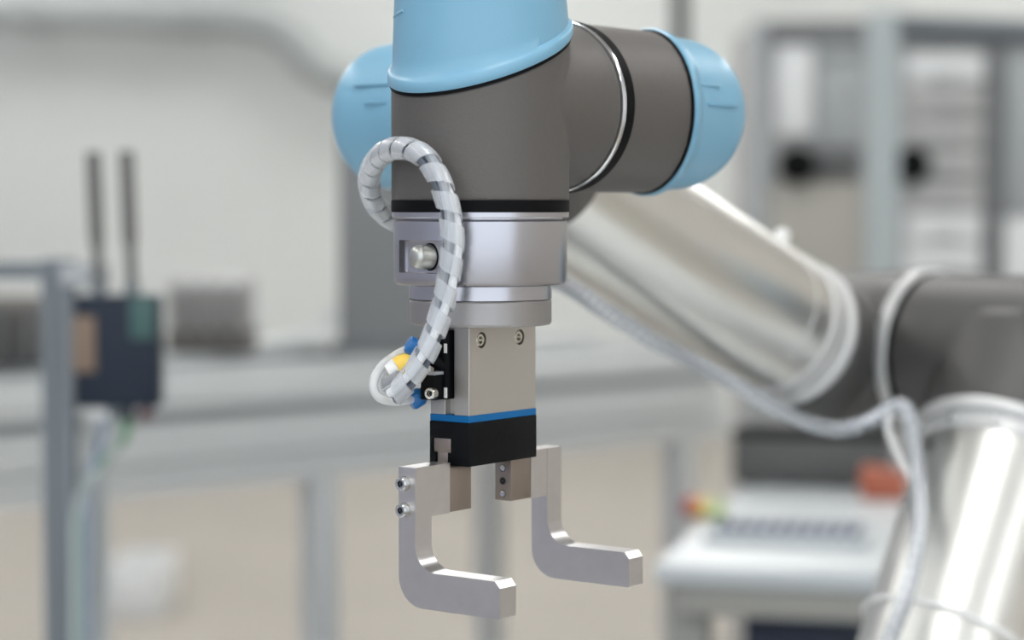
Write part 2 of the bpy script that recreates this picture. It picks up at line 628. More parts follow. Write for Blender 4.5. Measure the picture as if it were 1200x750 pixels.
# elbow
EAX = Vector((0.70, -0.714, 0)).normalized()
EC = V(0.281, 1.480, -0.100) - EAX * 0.057
ME = frame(EC, EAX, UP)
RE = 0.0545
cl = FA0 + FD * (m1 + 0.026)
b = B()
b.lathe(ME, [(RE * 0.6, -0.050), (RE * 0.9, -0.046), (RE, -0.034), (RE, 0.055)], n=80)
ce = EC - EAX * 0.026 + Vector((0, 0, -0.004))
b.lathe(frame(cl, ce - cl), [(0.0470, 0), (0.0460, (ce - cl).length)], n=80)
remesh(b.build('elbow_housing', 'elbow_grey', robot), 0.0022, 8)
B().lathe(ME, [(RE - 0.006, 0.054), (RE + 0.0014, 0.054), (RE + 0.0022, 0.0552), (RE + 0.0022, 0.0605), (RE + 0.0010, 0.062), (RE - 0.006, 0.062)], n=96, caps=False).build('output_ring', 'ring_silver', robot)
B().lathe(ME, [(RE - 0.006, 0.0618), (RE, 0.0618), (RE, 0.0655), (RE - 0.006, 0.0655)], n=96, caps=False).build('seal_band', 'black', robot)
UC = EC + EAX * 0.142
K = 0.72
UD = Vector((-A2.x * K, -A2.y * K, -1)).normalized()
MU = frame(UC, UD, EAX)
b = B()
b.lathe(ME, [(RE, 0.065), (RE, 0.199)], n=80)
b.lathe(MU, [(0.058, 0), (0.058, 0.066)], n=80)
remesh(b.build('elbow_housing', 'elbow_grey', robot), 0.0022, 8)
joint_cap(ME, 0.202, UD * -1, rr=RE, hc=0.03)
ut = B().lathe(MU, [(0.0545, 0.066), (0.0545, 0.50), (0.053, 0.50)], n=96).build('upper_arm_tube', 'arm_tube', robot, smooth=40)
B().lathe(MU, [(0.050, 0.0655), (0.0606, 0.0655), (0.0614, 0.067), (0.0614, 0.0715), (0.0606, 0.073), (0.0565, 0.074), (0.0560, 0.084), (0.0545, 0.0845)], n=96).build('flange_ring', 'ring_silver', ut, smooth=40)
hd, hk = socket_screw('screw_steel', 'hole', 0.0032, 0.003)
for k in range(12):
    a = 2 * math.pi * (k + 0.3) / 12
    dl = MU.to_3x3() @ Vector((math.cos(a), math.sin(a), 0))
    inst('flange_bolt', hd, frame(UC + dl * 0.0558 + UD * 0.079, dl), ut)
# shoulder and base, below the frame
SH = UC + UD * 0.50
b = B()
b.lathe(frame(SH + EAX * 0.07, -EAX, UP), [(0.05, 0), (0.062, 0.01), (0.062, 0.25), (0.05, 0.26)], n=64)
b.lathe(frame(SH - EAX * 0.12, (0, 0, -1)), [(0.062, 0), (0.062, 0.10)], n=64)
remesh(b.build('shoulder_housing', 'elbow_grey', robot), 0.004, 6)
zb = SH.z - 0.10
bp = SH - EAX * 0.12
zt_ = zb - 0.13
b = B()
b.lathe(frame(Vector((bp.x, bp.y, zt_)), UP), [(0.10, 0), (0.10, 0.014), (0.080, 0.02), (0.075, 0.13)], n=64)
b.build('base', 'elbow_grey', robot)
mtab = thing('bounce_table', 'unseen white table added below the frame to bounce light, carrying the robot arm', 'table', (bp.x, bp.y, 0))  # added unseen table, its white top bounces light up onto the arm
B().box(Matrix.Translation((0.0, 1.05, zt_ - 0.0202)), 1.9, 1.3, 0.04, 0.004).build('table_top', 'rack_white', mtab)
for x_ in (-0.9, 0.9):
    for y_ in (0.45, 1.65):
        B().box(Matrix.Translation((x_, y_, (zt_ - 0.0404) / 2)), 0.06, 0.06, zt_ - 0.0404, 0.003).build('leg', 'alu_profile', mtab)
robot_root_shift = Vector((bp.x, bp.y, zt_))

# cable ties on the arm
tie = B()
mt = 0.205
pa = [UC + UD * (mt + 0.004 * math.cos(2 * math.pi * k / 64)) + (MU.to_3x3() @ Vector((math.cos(2 * math.pi * k / 64), math.sin(2 * math.pi * k / 64), 0))) * 0.0562 for k in range(65)]
tie.tube(pa, 0.0016, 8, False)
tie.build('cable_tie', 'tie_white', tag=('thin white cable tie strapped round the silver upper arm tube', 'cable tie'))
mf = 0.330 * FL
dl = (UP - FD * UP.dot(FD)).normalized()
side = FD.cross(dl)
rt = 0.0402 + (0.0455 - 0.0400) * (mf - m0) / (m1 - m0)
pa = [FA0 + FD * mf + (dl * math.cos(2 * math.pi * k / 64) + side * math.sin(2 * math.pi * k / 64)) * (rt + 0.0006) for k in range(65)]
tb = thing('cable_tie', 'pale cable tie with a protruding head on top of the silver forearm tube', 'cable tie', FA0 + FD * mf)
B().tube(pa, 0.0004, 6, False).build('strap', 'arm_tube', tb)
nb = FA0 + FD * mf + (dl * math.cos(0.25) + side * math.sin(0.25)) * (rt + 0.004)
B().box(frame(nb, dl, FD), 0.009, 0.007, 0.010, 0.002).build('tie_head', 'tie_white', tb)

# ------------------------------------------------------------------ gripper
D1 = A2.copy()                    # jaw travel: right and away
D2 = W1.copy()
GC = Vector((-0.0121, YW))
G3 = lambda p, q, z: Vector((GC.x + p * D1.x + q * D2.x, GC.y + p * D1.y + q * D2.y, CZ + z))
zt = zr(380)
grip = thing('parallel_gripper', 'two-finger aluminium gripper with blue band and black base under the wrist', 'gripper', G3(0, 0, -0.1657))
zpl0 = zr(350.5)
pl = B().lathe(frame(AX(0), UP, A2), [(0.029, zt), (0.0299, zt + 0.0002), (0.0305, zt + 0.0012), (0.0305, zpl0 - 0.0006), (0.0301, zpl0), (0.029, zpl0)], n=96).build('adapter_plate', 'plate_alu', grip, smooth=30)
HW, HQ = 0.0235, 0.01035
zb0 = zr(487.8, 0.913)
zb1 = zr(496.0, 0.913)
zk = zr(547.4, 0.913)
MG = Matrix.Translation(G3(0, 0, 0) - Vector((0, 0, 0)))
MGX = Matrix((Vector((D1.x, D1.y, 0)), Vector((D2.x, D2.y, 0)), UP)).transposed().to_4x4()
MGX.translation = G3(0, 0, 0)          # local x = jaw travel, y = away, z relative to camera height
q1, q2, dp = -HQ + 0.38 * 2 * HQ, -HQ + 0.62 * 2 * HQ, 0.004
prof = [(-HW, -HQ), (HW, -HQ), (HW, q1), (HW - dp, q1), (HW - dp, q2), (HW, q2), (HW, HQ), (-HW, HQ), (-HW, q2), (-HW + dp, q2), (-HW + dp, q1), (-HW, q1)]
TZ = lambda z: MGX @ Matrix.Translation((0, 0, z))
gb = B().prism(TZ(zb0), prof, zt - zb0, 0.00012, 1).build('gripper_body', 'gripper_alu', grip, smooth=30)
ZS = zr(398.5, 0.92)
bores = []
for p in (-0.0150, 0.0118):
    bores.append(B().lathe(frame(G3(p, -HQ - 0.002, ZS), D2), [(0.0034, 0), (0.0034, 0.0048)], n=40))
boolean(gb, bores)
hd, hk = socket_screw('nickel', 'hole', 0.0029, 0.0022)
for p in (-0.0150, 0.0118):
    F = frame(G3(p, -HQ + 0.0026, ZS), -D2)
    s = inst('body_screw', hd, F, grip)
    inst('hex_socket', hk, F, s)
# blue band and black base
B().prism(TZ(zb1), [(-HW - 0.0002, -HQ - 0.0002), (HW + 0.0002, -HQ - 0.0002), (HW + 0.0002, HQ + 0.0002), (-HW - 0.0002, HQ + 0.0002)], zb0 - zb1, 0.0002, 1).build('blue_band', 'band_blue', grip, smooth=30)
e = 0.0004
base = B().prism(TZ(zk), [(-HW - e, -HQ - e), (HW + e, -HQ - e), (HW + e, HQ + e), (-HW - e, HQ + e)], zb1 - zk, 0.0005, 2).build('gripper_base', 'black_plastic', grip, smooth=30)
# T slot that guides the jaws
YT = 0.0040
ZT0, ZT1 = zr(513.5, 0.92), zr(531, 0.92)
cut = [B().box(TZ((ZT0 + ZT1) / 2) @ Matrix.Translation((0, YT, 0)), 0.08, 0.0098, ZT0 - ZT1),
       B().box(TZ((ZT1 + zk) / 2 - 0.001) @ Matrix.Translation((0, YT, 0)), 0.08, 0.0066, ZT1 - zk + 0.004)]
boolean(base, cut, 30)

FQ0, FQ1 = -0.0041, 0.0047        # width of the finger plate along D2
PO, TK = 0.0515, 0.0107           # outer face and thickness along D1
ZTOP, ZLUG, ZBT, ZBB = -0.1079, -0.1290, -0.1505, -0.1657
PJ0, PJ1 = 0.0140, 0.0284
pin_b = B()
pin_b.lathe(Matrix.Identity(4), [(0.0002, 0.0002), (0.0011, 0.0002), (0.0013, 0.0003), (0.0015, -0.0002)], n=24, caps=False)
pin = mesh_of(pin_b, 'screw_steel', 50)
hol_b = B()
hol_b.lathe(Matrix.Identity(4), [(0.0002, 0.00010), (0.0016, 0.00010)], n=24, caps=False)
holem = mesh_of(hol_b, 'hole', 0)
fs_h, fs_k = socket_screw('screw_steel', 'hole', 0.0028, 0.0034)
w_b = B()
w_b.lathe(Matrix.Identity(4), [(0.0020, 0), (0.0031, 0), (0.0031, 0.0005), (0.0020, 0.0005)], n=32, caps=False)
washer = mesh_of(w_b, 'nickel')
for sgn in (-1, 1):
    # steel jaw: hanging block plus the T carriage in the slot
    j = B()
    jm = (PJ0 + PJ1) / 2 * sgn
    j.box(TZ((ZLUG + zk) / 2 + 0.0001) @ Matrix.Translation((jm, (FQ0 + FQ1) / 2, 0)), PJ1 - PJ0, FQ1 - FQ0, zk - ZLUG - 0.0004, 0.0003)
    j.box(TZ((ZT0 + ZT1) / 2) @ Matrix.Translation((sgn * 0.0152, YT, 0)), 0.0166, 0.0094, ZT0 - ZT1 - 0.0003, 0.0002)
    j.box(TZ((ZT1 + zk) / 2) @ Matrix.Translation((sgn * 0.0152, YT, 0)), 0.0164, 0.0056, ZT1 - zk + 0.0012, 0.0002)
    jaw = j.build('jaw', 'steel_jaw', grip, smooth=30)
    for zz, me, nm in ((zr(549, 0.948), pin, 'jaw_screw'), (zr(564, 0.948), holem, 'jaw_hole'), (zr(579, 0.948), pin, 'jaw_screw')):
        F = frame(G3(sgn * PJ0 - sgn * 0.0001, 0.0004, zz), -D1 * sgn)
        if nm == 'jaw_screw':
            rim = inst('screw_rim', holem, F, jaw)
        inst(nm, me, F, jaw)
    # L-shaped finger
    pts = [(FQ1, ZTOP), (FQ1, ZBB), (-0.0479, ZBB), (-0.0479, ZBT - 0.0027), (-0.0455, ZBT), (FQ0, ZBT), (FQ0, ZTOP)]
    pts = rounded(pts, [0, 0.0125, 0.0008, 0, 0, 0.0105, 0], 10)
    x0 = -PO if sgn < 0 else PO - TK
    MFN = MGX @ Matrix(((0, 0, 1, x0), (1, 0, 0, 0), (0, 1, 0, 0), (0, 0, 0, 1)))
    f = B().prism(MFN, pts, TK)
    lg = f
    xa, xb = sorted((sgn * (PO - TK - (0.0002 if sgn > 0 else 0.0)), sgn * (PJ1 + 0.0001)))
    lg.box(TZ((ZTOP + ZLUG) / 2) @ Matrix.Translation(((xa + xb) / 2, (FQ0 + FQ1) / 2, 0)), xb - xa, FQ1 - FQ0, ZTOP - ZLUG)
    fin = f.build('finger', 'finger_alu', grip, smooth=30)
    wn = fin.modifiers.new('flat_faces', 'WEIGHTED_NORMAL')
    wn.keep_sharp = True
    wn.weight = 100
    for vv in (567.5, 598.5):
        F = frame(G3(sgn * PO, 0.0012, zr(vv, 0.895)), D1 * sgn)
        inst('washer', washer, F, fin)
        s = inst('finger_screw', fs_h, F, fin)
        inst_k = bpy.data.objects.new('hex_socket', fs_k)
        C.objects.link(inst_k)
        inst_k.parent = fin
        inst_k.location, inst_k.rotation_euler = s.location, s.rotation_euler

# ---- position sensors and air fittings on the left side of the gripper
LX = -HW                                       # left face
zz = lambda v: zr(v, 0.925)
sb = B()
sb.box(TZ((zz(386) + zz(466)) / 2) @ Matrix.Translation((LX - 0.0010, 0.0022, 0)), 0.0060, 0.0066, zz(386) - zz(466), 0.0004)
sensor = sb.build('position_sensor', 'black_plastic', grip, smooth=30)
sk = B()
sk.box(TZ((zz(436) + zz(466)) / 2) @ Matrix.Translation((LX - 0.0050, 0.0040, 0)), 0.0100, 0.0076, zz(436) - zz(466), 0.0005)
sk.box(TZ((zz(394) + zz(424)) / 2) @ Matrix.Translation((LX - 0.0050, 0.0050, 0)), 0.0100, 0.0076, zz(394) - zz(424), 0.0005)
sk.build('sensor_block', 'black', sensor, smooth=30)
for va, vb in ((401, 412), (452, 464)):
    B().box(TZ((zz(va) + zz(vb)) / 2) @ Matrix.Translation((LX - 0.0040, -0.0010, 0)), 0.0004, 0.0016, zz(va) - zz(vb), 0.0001).build('white_mark', 'white_plastic', sensor, smooth=0)
B().box(TZ(zz(435)) @ Matrix.Translation((LX - 0.0052, 0.0020, 0)), 0.0102, 0.0040, 0.0014, 0.0003).build('sensor_clip', 'grey_plug', sensor)
shd, shk = socket_screw('nickel', 'hole', 0.0024, 0.0040)
F = frame(P(507.5, 461, 0.906), (-0.35, -0.93, 0.05))
s = inst('clamp_screw', shd, F, sensor)
o = inst('clamp_socket', shk, F, sensor)
# push-in fittings
for i, (u, v, dv) in enumerate(((485, 407, 10), (488, 467, -9))):
    c = P(u, v, 0.914 if i == 0 else 0.922)
    dirn = Vector((-0.75, -0.25, 0.5 if i == 0 else -0.45)).normalized()
    ft_ = B().lathe(frame(c - dirn * 0.016, dirn), [(0.0022, 0), (0.0028, 0.001), (0.0030, 0.013), (0.0024, 0.014)], n=24).build('air_fitting', 'black_plastic', grip)
    B().lathe(frame(c - dirn * 0.003, dirn), [(0.0021, 0), (0.0034, 0), (0.0040, 0.001), (0.0040, 0.005), (0.0034, 0.0062), (0.0021, 0.0064)], n=28).build('release_ring', 'fitting_blue', ft_)

# pneumatic tube looping between the two fittings
pts = [P(485, 407, 0.914), P(476, 410, 0.914), P(462, 417, 0.917), P(448, 428, 0.913), P(439, 442, 0.910), P(437.5, 455, 0.908), P(444, 466, 0.908), P(458, 470.5, 0.910), P(474, 470, 0.915), P(488, 467, 0.922)]
B().tube(spline(pts, 0.0012), 0.0018, 14).build('air_tube', 'tube_clear', tag=('clear pneumatic tube looping between the two blue fittings', 'tube'))
pts = [P(489, 416, 0.930), P(470, 420, 0.924), P(453, 431, 0.918), P(445, 445, 0.914), P(446, 458, 0.912), P(456, 465, 0.912), P(472, 465, 0.915)]
B().tube(spline(pts, 0.0012), 0.0015, 14).build('air_tube', 'tube_clear', tag=('thinner clear tube inside the loop beside the yellow tape', 'tube'))
# cable plug with a band of yellow tape
ct = P(455, 437, 0.914)
cd = (P(482, 422, 0.916) - ct).normalized()
plug = thing('cable_plug', 'white and grey cable plug wrapped in yellow tape', 'plug', ct)
B().lathe(frame(ct - cd * 0.0006, cd), [(0.0020, 0), (0.0042, 0.0003), (0.0044, 0.0045), (0.0040, 0.0050)], n=28).build('plug_body', 'white_plastic', plug)
B().lathe(frame(ct + cd * 0.0040, cd), [(0.0036, 0), (0.0044, 0.0002), (0.0046, 0.0055), (0.0046, 0.0100), (0.0040, 0.0102)], n=28).build('yellow_band', 'yellow_tape', plug)
cg = P(452, 452, 0.9125)
B().lathe(frame(cg, P(474, 440, 0.908) - cg), [(0.0022, 0), (0.0034, 0.0005), (0.0034, 0.0080), (0.0026, 0.0085)], n=28).build('grey_boot', 'grey_plug', plug)

# ------------------------------------------------------------------ spiral wrapped hose
front = [(452, 469, 0.9035), (462, 463, 0.9005), (473, 452.5, 0.8975), (485, 437, 0.8945), (497, 417, 0.8920), (507, 395, 0.8905), (515.5, 370, 0.8895), (522.5, 345, 0.8885),
         (527, 318, 0.8870), (530, 290, 0.8860), (529, 262, 0.8860), (524, 236, 0.8870), (514.5, 210, 0.8890), (501, 188, 0.8925), (485, 176.5, 0.8980), (466, 173.5, 0.9080),
         (449, 180, 0.9200), (437, 194, 0.9330), (432.5, 214, 0.9450), (437.5, 234, 0.9560), (449, 249, 0.9680), (465, 260, 0.9800)]
back = [(505, 276, 1.000), (570, 300, 1.030), (625, 318, 1.085), (669, 338, 1.150), (712, 366, 1.195), (760, 396, 1.235), (808, 421, 1.275), (856, 447, 1.315), (900, 474, 1.345),
        (947, 496, 1.370), (986, 503, 1.380), (1022, 492, 1.383), (1043, 478, 1.385), (1058, 476, 1.380), (1067, 494, 1.370), (1072, 526, 1.350), (1077, 576, 1.315), (1076.5, 618, 1.285), (1069, 672, 1.250),
        (1058, 709, 1.225), (1042, 752, 1.200), (1010, 850, 1.150), (985, 930, 1.110)]
path = spline([P(*q) for q in front + back], 0.0008)
hose = thing('spiral_hose', 'hose bundle in translucent spiral wrap looping past the wrist and along the arm', 'hose', P(*front[0]))
RH = 0.0043
for k_, (m_, rr_) in enumerate((('cable_white', 0.0019), ('cable_dark', 0.0017), ('cable_grey', 0.0020))):
    pth = []
    for i_, (p_, x_, y_, t_) in enumerate(frames(path[::3])):
        a_ = 2 * math.pi * k_ / 3 + i_ * 0.0024 * 38 + 0.8
        pth.append(p_ + (x_ * math.cos(a_) + y_ * math.sin(a_)) * 0.0022)
    B().tube(pth[2:], rr_, 10).build('inner_cable', m_, hose)


def spiral(path, pitch, width, r, th, name, m, s_from=0, s_to=None):
    fr = frames(path)
    st = 0.0008
    n = len(fr)
    total = (n - 1) * st
    s_to = total if s_to is None else s_to

    def pos(s, a, rr):
        s = min(max(s, 0), total - 1e-6)
        i = int(s / st)
        i = min(i, n - 2)
        t = s / st - i
        p = fr[i][0].lerp(fr[i + 1][0], t)
        x = fr[i][1].lerp(fr[i + 1][1], t)
        y = fr[i][2].lerp(fr[i + 1][2], t)
        return p + (x * math.cos(a) + y * math.sin(a)) * rr
    rows = []
    dphi = 2 * math.pi / 22
    s = s_from + width / 2
    k = 0
    while s < s_to - width / 2:
        a = -k * dphi
        w = width / 2
        jit = 0.00012 * math.sin(k * 0.37)
        rows.append([pos(s - w, a, r + jit), pos(s - w, a, r + th + jit), pos(s - w * 0.33, a, r + th + 0.0001 + jit), pos(s + w * 0.33, a, r + th + 0.0001 + jit), pos(s + w, a, r + th + jit), pos(s + w, a, r + jit)])
        s += pitch(s) * dphi / (2 * math.pi) if callable(pitch) else pitch * dphi / (2 * math.pi)
        k += 1
    return B().grid(rows, True, True, True).build(name, m, hose, smooth=45)


spiral(path, lambda s: 0.0112 if s < 0.05 else (0.0122 if s < 0.115 else (0.0098 if s < 0.2 else 0.0105)), 0.0080, RH, 0.0006, 'spiral_wrap', 'wrap_clear')
# stray strands where the bundle bends at the elbow
pts = [P(1043, 480, 1.384), P(1040, 497, 1.380), P(1046, 520, 1.372), P(1058, 545, 1.352), P(1070, 566, 1.326)]
B().tube(spline(pts, 0.004), 0.0022, 10).build('hose_strand', 'tie_white', hose)

# ------------------------------------------------------------------ machine bed behind (aluminium profiles)
GD = Vector((0.743, 0.669, 0))
GN = Vector((-0.669, 0.743, 0))                    # away from the camera
GO = Vector((-0.561, 2.40, 0))
bed = thing('machine_bed', 'long aluminium profile bench crossing behind the gripper', 'machine bed', (GO.x + GD.x * 0.5, GO.y + GD.y * 0.5, 0))
MB_ = Matrix((GD, GN, UP)).transposed().to_4x4()
MB_.translation = Vector((GO.x, GO.y, CZ))


def profile_beam(name, s0, s1, y0, y1, z0, z1, m, parent, slot=0.006):
    """beam with a groove along its camera-side face and its top"""
    h, w = z1 - z0, y1 - y0
    g = min(slot, h * 0.2, w * 0.2)
    pts = [(y0, z0), (y1, z0), (y1, z1), ((y0 + y1) / 2 + g / 2, z1), ((y0 + y1) / 2 + g / 2, z1 - g), ((y0 + y1) / 2 - g / 2, z1 - g), ((y0 + y1) / 2 - g / 2, z1), (y0, z1),
           (y0, (z0 + z1) / 2 + g / 2), (y0 + g, (z0 + z1) / 2 + g / 2), (y0 + g, (z0 + z1) / 2 - g / 2), (y0, (z0 + z1) / 2 - g / 2)]
    M = MB_ @ Matrix(((0, 0, 1, s0), (1, 0, 0, 0), (0, 1, 0, 0), (0, 0, 0, 1)))
    return B().prism(M, pts, s1 - s0).build(name, m, parent, smooth=0)


S0B, S1B = -0.30, 1.17
profile_beam('lower_beam', S0B, S1B, 0, 0.035, -0.337, -0.303, 'alu_light', bed)
profile_beam('side_panel', S0B, S1B, 0.006, 0.018, -0.2990, -0.256, 'alu_light', bed, 0.003)
B().box(MB_ @ Matrix.Translation(((S0B + S1B) / 2, 0.026, -0.272)), S1B - S0B, 0.012, 0.061).build('groove_shade', 'rack_frame', bed, smooth=0)  # greyer strip paints the shade in the groove under the upper beam
profile_beam('upper_beam', S0B, S1B, -0.002, 0.036, -0.2405, -0.213, 'alu_light', bed)
B().box(MB_ @ Matrix.Translation(((S0B + S1B) / 2, 0.23, -0.226)), S1B - S0B, 0.37, 0.012).build('deck', 'alu_profile', bed, smooth=0)
profile_beam('rail', S0B, S1B - 0.02, 0.09, 0.115, -0.2198, -0.200, 'alu_light', bed)
profile_beam('rail', S0B, S1B - 0.02, 0.24, 0.275, -0.2198, -0.196, 'alu_light', bed)
profile_beam('rear_beam', S0B, S1B, 0.416, 0.456, -0.250, -0.196, 'alu_light', bed)
for s_, y_ in ((0.118, 0.02), (0.45, 0.02), (1.10, 0.02), (-0.10, 0.435), (1.10, 0.435)):
    B().box(MB_ @ Matrix.Translation((s_, y_, (-0.3372 - CZ) / 2)), 0.036, 0.036, CZ - 0.3372, 0.003).build('leg', 'alu_light', bed, smooth=0)
profile_beam('rear_lower_beam', S0B, S1B, 0.417, 0.453, -0.337, -0.303, 'alu_profile', bed)
# devices standing on the deck
def fin_block(name, u0, u1, v0, Y, z0, dep, m, m2, label, cat, n):
    x0, x1 = P(u0, 300, Y).x, P(u1, 300, Y).x
    top = P(600, v0, Y).z
    t = thing(name, label, cat, ((x0 + x1) / 2, Y + dep / 2, CZ + z0))
    B().box(Matrix.Translation(((x0 + x1) / 2, Y + dep / 2, (CZ + z0 + 0.03 + top) / 2)), x1 - x0, dep, top - CZ - z0 - 0.03, 0.006).build('body', m, t)
    for i in range(n):
        xx = x0 + (x1 - x0) * (i + 0.5) / n
        B().box(Matrix.Translation((xx, Y - 0.008, (CZ + z0 + top) / 2)), (x1 - x0) / n * 0.5, 0.016, (top - CZ - z0) * 0.8, 0.002).build('fin', m2, t)
    B().box(Matrix.Translation(((x0 + x1) / 2, Y + dep / 2, CZ + z0 + 0.0155)), (x1 - x0) * 1.05, dep, 0.029, 0.002).build('foot', m2, t)
    return t


fin_block('valve_block', 196, 290, 326, 2.86, -0.1955, 0.10, 'rack_panel', 'device_brown', 'brownish grey ribbed valve block on the bench behind the antenna box', 'valve block', 4)
fin_block('drive_motor', -40, 48, 350, 2.62, -0.1955, 0.10, 'device_brown', 'device_dark', 'dark ribbed motor at the left end of the bench', 'motor', 3)
# curved white guard on the bench
gp = []
for k in range(13):
    a = math.pi / 2 * k / 12
    gp.append((0.16 * math.sin(a), 0.115 * (1 - math.cos(a))))
gp2 = gp + [(x - 0.008, z + 0.006) for x, z in reversed(gp)]
gpos = P(286, 300, 2.95)
Mg = Matrix(((1, 0, 0, gpos.x), (0, 0, -1, 3.05), (0, 1, 0, CZ - 0.1955), (0, 0, 0, 1)))
B().prism(Mg, gp2, 0.10).build('curved_guard', 'wall_paint', tag=('white curved sheet guard rising from the bench left of the column', 'guard'))

# grey machine column behind the wrist
x0, x1 = P(397, 300, 2.9).x, P(520, 300, 2.9).x
col = thing('machine_column', 'dark grey upright machine column behind the wrist', 'column', ((x0 + x1) / 2, 2.95, CZ - 0.1955))
zc = P(600, 150, 2.9).z
zd = CZ - 0.1955
B().box(Matrix.Translation(((x0 + x1) / 2, 2.95, (zd + 0.012 + zc) / 2)), x1 - x0, 0.10, zc - zd - 0.012, 0.006).build('column_body', 'column_grey', col)
B().box(Matrix.Translation(((x0 + x1) / 2, 2.95, zd + 0.006)), x1 - x0 + 0.02, 0.12, 0.012, 0.002).build('base_plate', 'rack_dark', col)
B().box(Matrix.Translation(((x0 + x1) / 2, 2.95, zc + 0.005)), x1 - x0 - 0.01, 0.09, 0.010, 0.002).build('top_cover', 'rack_panel', col)

# duct along the back wall
yd = 11.80
pts = [P(-160, 8, yd), P(-60, 12, yd), P(60, 17, yd), P(200, 22, yd), P(290, 26, yd), P(335, 42, yd), P(365, 74, yd), P(400, 92, yd), P(470, 98, yd), P(560, 100, yd)]
duct = thing('wall_duct', 'grey round duct bending downwards along the white back wall', 'duct', pts[0])
B().tube(spline(pts, 0.03), 0.082, 20).build('pipe', 'pipe_grey', duct)
for u, v in ((40, 16), (230, 23.5), (440, 96)):
    c = P(u, v, yd)
    B().lathe(frame(c - Vector((0.02, 0, 0)), (1, 0, -0.04)), [(0.08, 0), (0.094, 0), (0.094, 0.04), (0.08, 0.04)], n=24).build('clamp', 'rack_frame', duct)
    B().box(Matrix.Translation((c.x, yd + 0.146, c.z)), 0.03, 0.106, 0.05).build('bracket', 'rack_frame', duct, smooth=0)

# dark hanging pole
pp = P(797, 120, 5.5)
pole = thing('hanging_pole', 'thin dark pole hanging from the ceiling above the right blue cap', 'pole', (pp.x, pp.y, 3.8))
B().lathe(frame((pp.x, pp.y, pp.z), UP), [(0.014, 0), (0.022, 0.005), (0.022, 3.775 - pp.z)], n=20).build('rod', 'dark_pole', pole)
B().lathe(frame((pp.x, pp.y, 3.775), UP), [(0.06, 0), (0.06, 0.0245)], n=24).build('ceiling_plate', 'dark_pole', pole)

cx_, cw_ = P(158, 700, 6.6).x, 0.17  # whitish patch on the floor, modelled as an open white box
crate = thing('white_floor_box', 'white open box on the floor under the bench at left', 'crate', (cx_, 6.75, 0))
zc_ = P(158, 662, 6.6).z
B().box(Matrix.Translation((cx_, 6.75, 0.012)), cw_, 0.30, 0.02, 0.004).build('box_bottom', 'rack_white', crate)
for sx_ in (-1, 1):
    B().box(Matrix.Translation((cx_ + sx_ * (cw_ / 2 - 0.006), 6.75, (0.0225 + zc_) / 2)), 0.012, 0.30, zc_ - 0.0225, 0.003).build('box_side', 'rack_white', crate)
    B().box(Matrix.Translation((cx_, 6.75 + sx_ * 0.144, (0.0225 + zc_) / 2)), cw_ - 0.0242, 0.012, zc_ - 0.0225, 0.003).build('box_end', 'rack_white', crate)

# ------------------------------------------------------------------ aluminium stand with the antenna module
YP = 2.0
stand = thing('profile_stand', 'grey aluminium profile stand at the left edge of the picture', 'stand', (P(70, 400, YP).x, YP, 0))


def slot_post(x, y, z0, z1, w, m, name, parent):
    g = w * 0.18
    h = w / 2
    pts = []
    base_ = [(-h, -h), (-g, -h), (-g, -h + g), (g, -h + g), (g, -h), (h, -h)]
    for k in range(4):
        for px, py in base_[:-1]:
            for _ in range(k):
                px, py = -py, px
            pts.append((px, py))
    M = Matrix.Translation((x, y, z0))
    return B().prism(M, pts, z1 - z0).build(name, m, parent, smooth=0)


ztop = P(70, 304, YP).z
slot_post(P(70, 400, YP).x, YP, 0.012, ztop, 0.028, 'alu_dark', 'post', stand)
B().box(Matrix.Translation((P(70, 400, YP).x, YP, 0.006)), 0.14, 0.14, 0.012, 0.002).build('foot_plate', 'alu_dark', stand)
M = Matrix(((0, 0, 1, P(-120, 300, YP).x), (1, 0, 0, YP), (0, 1, 0, P(0, 317, YP).z), (0, 0, 0, 1)))
g, h = 0.004, 0.0075
B().prism(M, [(-h, -h), (-h, -g / 2), (-h + g, -g / 2), (-h + g, g / 2), (-h, g / 2), (-h, h), (h, h), (h, -h)], P(57, 300, YP).x - P(-120, 300, YP).x).build('cross_bar', 'alu_dark', stand, smooth=0)
xs = P(-120, 300, YP).x
slot_post(xs - 0.0145, YP, 0.012, ztop, 0.028, 'alu_dark', 'post', stand)
B().box(Matrix.Translation((xs - 0.0145, YP, 0.006)), 0.14, 0.14, 0.012, 0.002).build('foot_plate', 'alu_dark', stand)
B().box(Matrix.Translation((P(103, 300, YP).x, YP - 0.016, P(0, 322, YP).z)), 0.045, 0.004, 0.020, 0.001).build('bracket', 'alu_profile', stand)
slot_post(P(112, 400, 2.06).x, 2.06, 0.0, P(0, 490, 2.06).z, 0.020, 'alu_light', 'cable_duct', stand)

YM = 1.955
mc = P(137, 412, YM)
hx, hz = (P(187, 400, YM).x - P(88, 400, YM).x), (P(0, 346, YM).z - P(0, 478, YM).z)
mod = thing('antenna_module', 'dark navy electronics box with two upright antennas on the stand', 'antenna box', (mc.x, YM, mc.z - hz / 2))
B().box(Matrix.Translation((mc.x, YM + 0.012, mc.z)), hx, 0.034, hz, 0.004).build('housing', 'module_navy', mod)
for u, v0, lean in ((110, 178, -0.018), (149, 177, -0.024)):
    bp_ = P(u + 6, 345, YM + 0.01)
    tp_ = P(u - 1, v0, YM + 0.01)
    d = tp_ - bp_
    L = d.length
    an = B().lathe(frame(bp_, d), [(0.0050, 0), (0.0050, 0.012), (0.0048, L * 0.30), (0.0068, L * 0.40), (0.0068, L * 0.985), (0.0054, L)], n=24).build('antenna', 'antenna_grey', mod)
    B().lathe(frame(bp_, d), [(0.0060, -0.002), (0.0066, 0), (0.0066, 0.010), (0.0060, 0.012)], n=6).build('hinge_nut', 'alu_dark', an, smooth=0)
c = P(100, 403, YM)
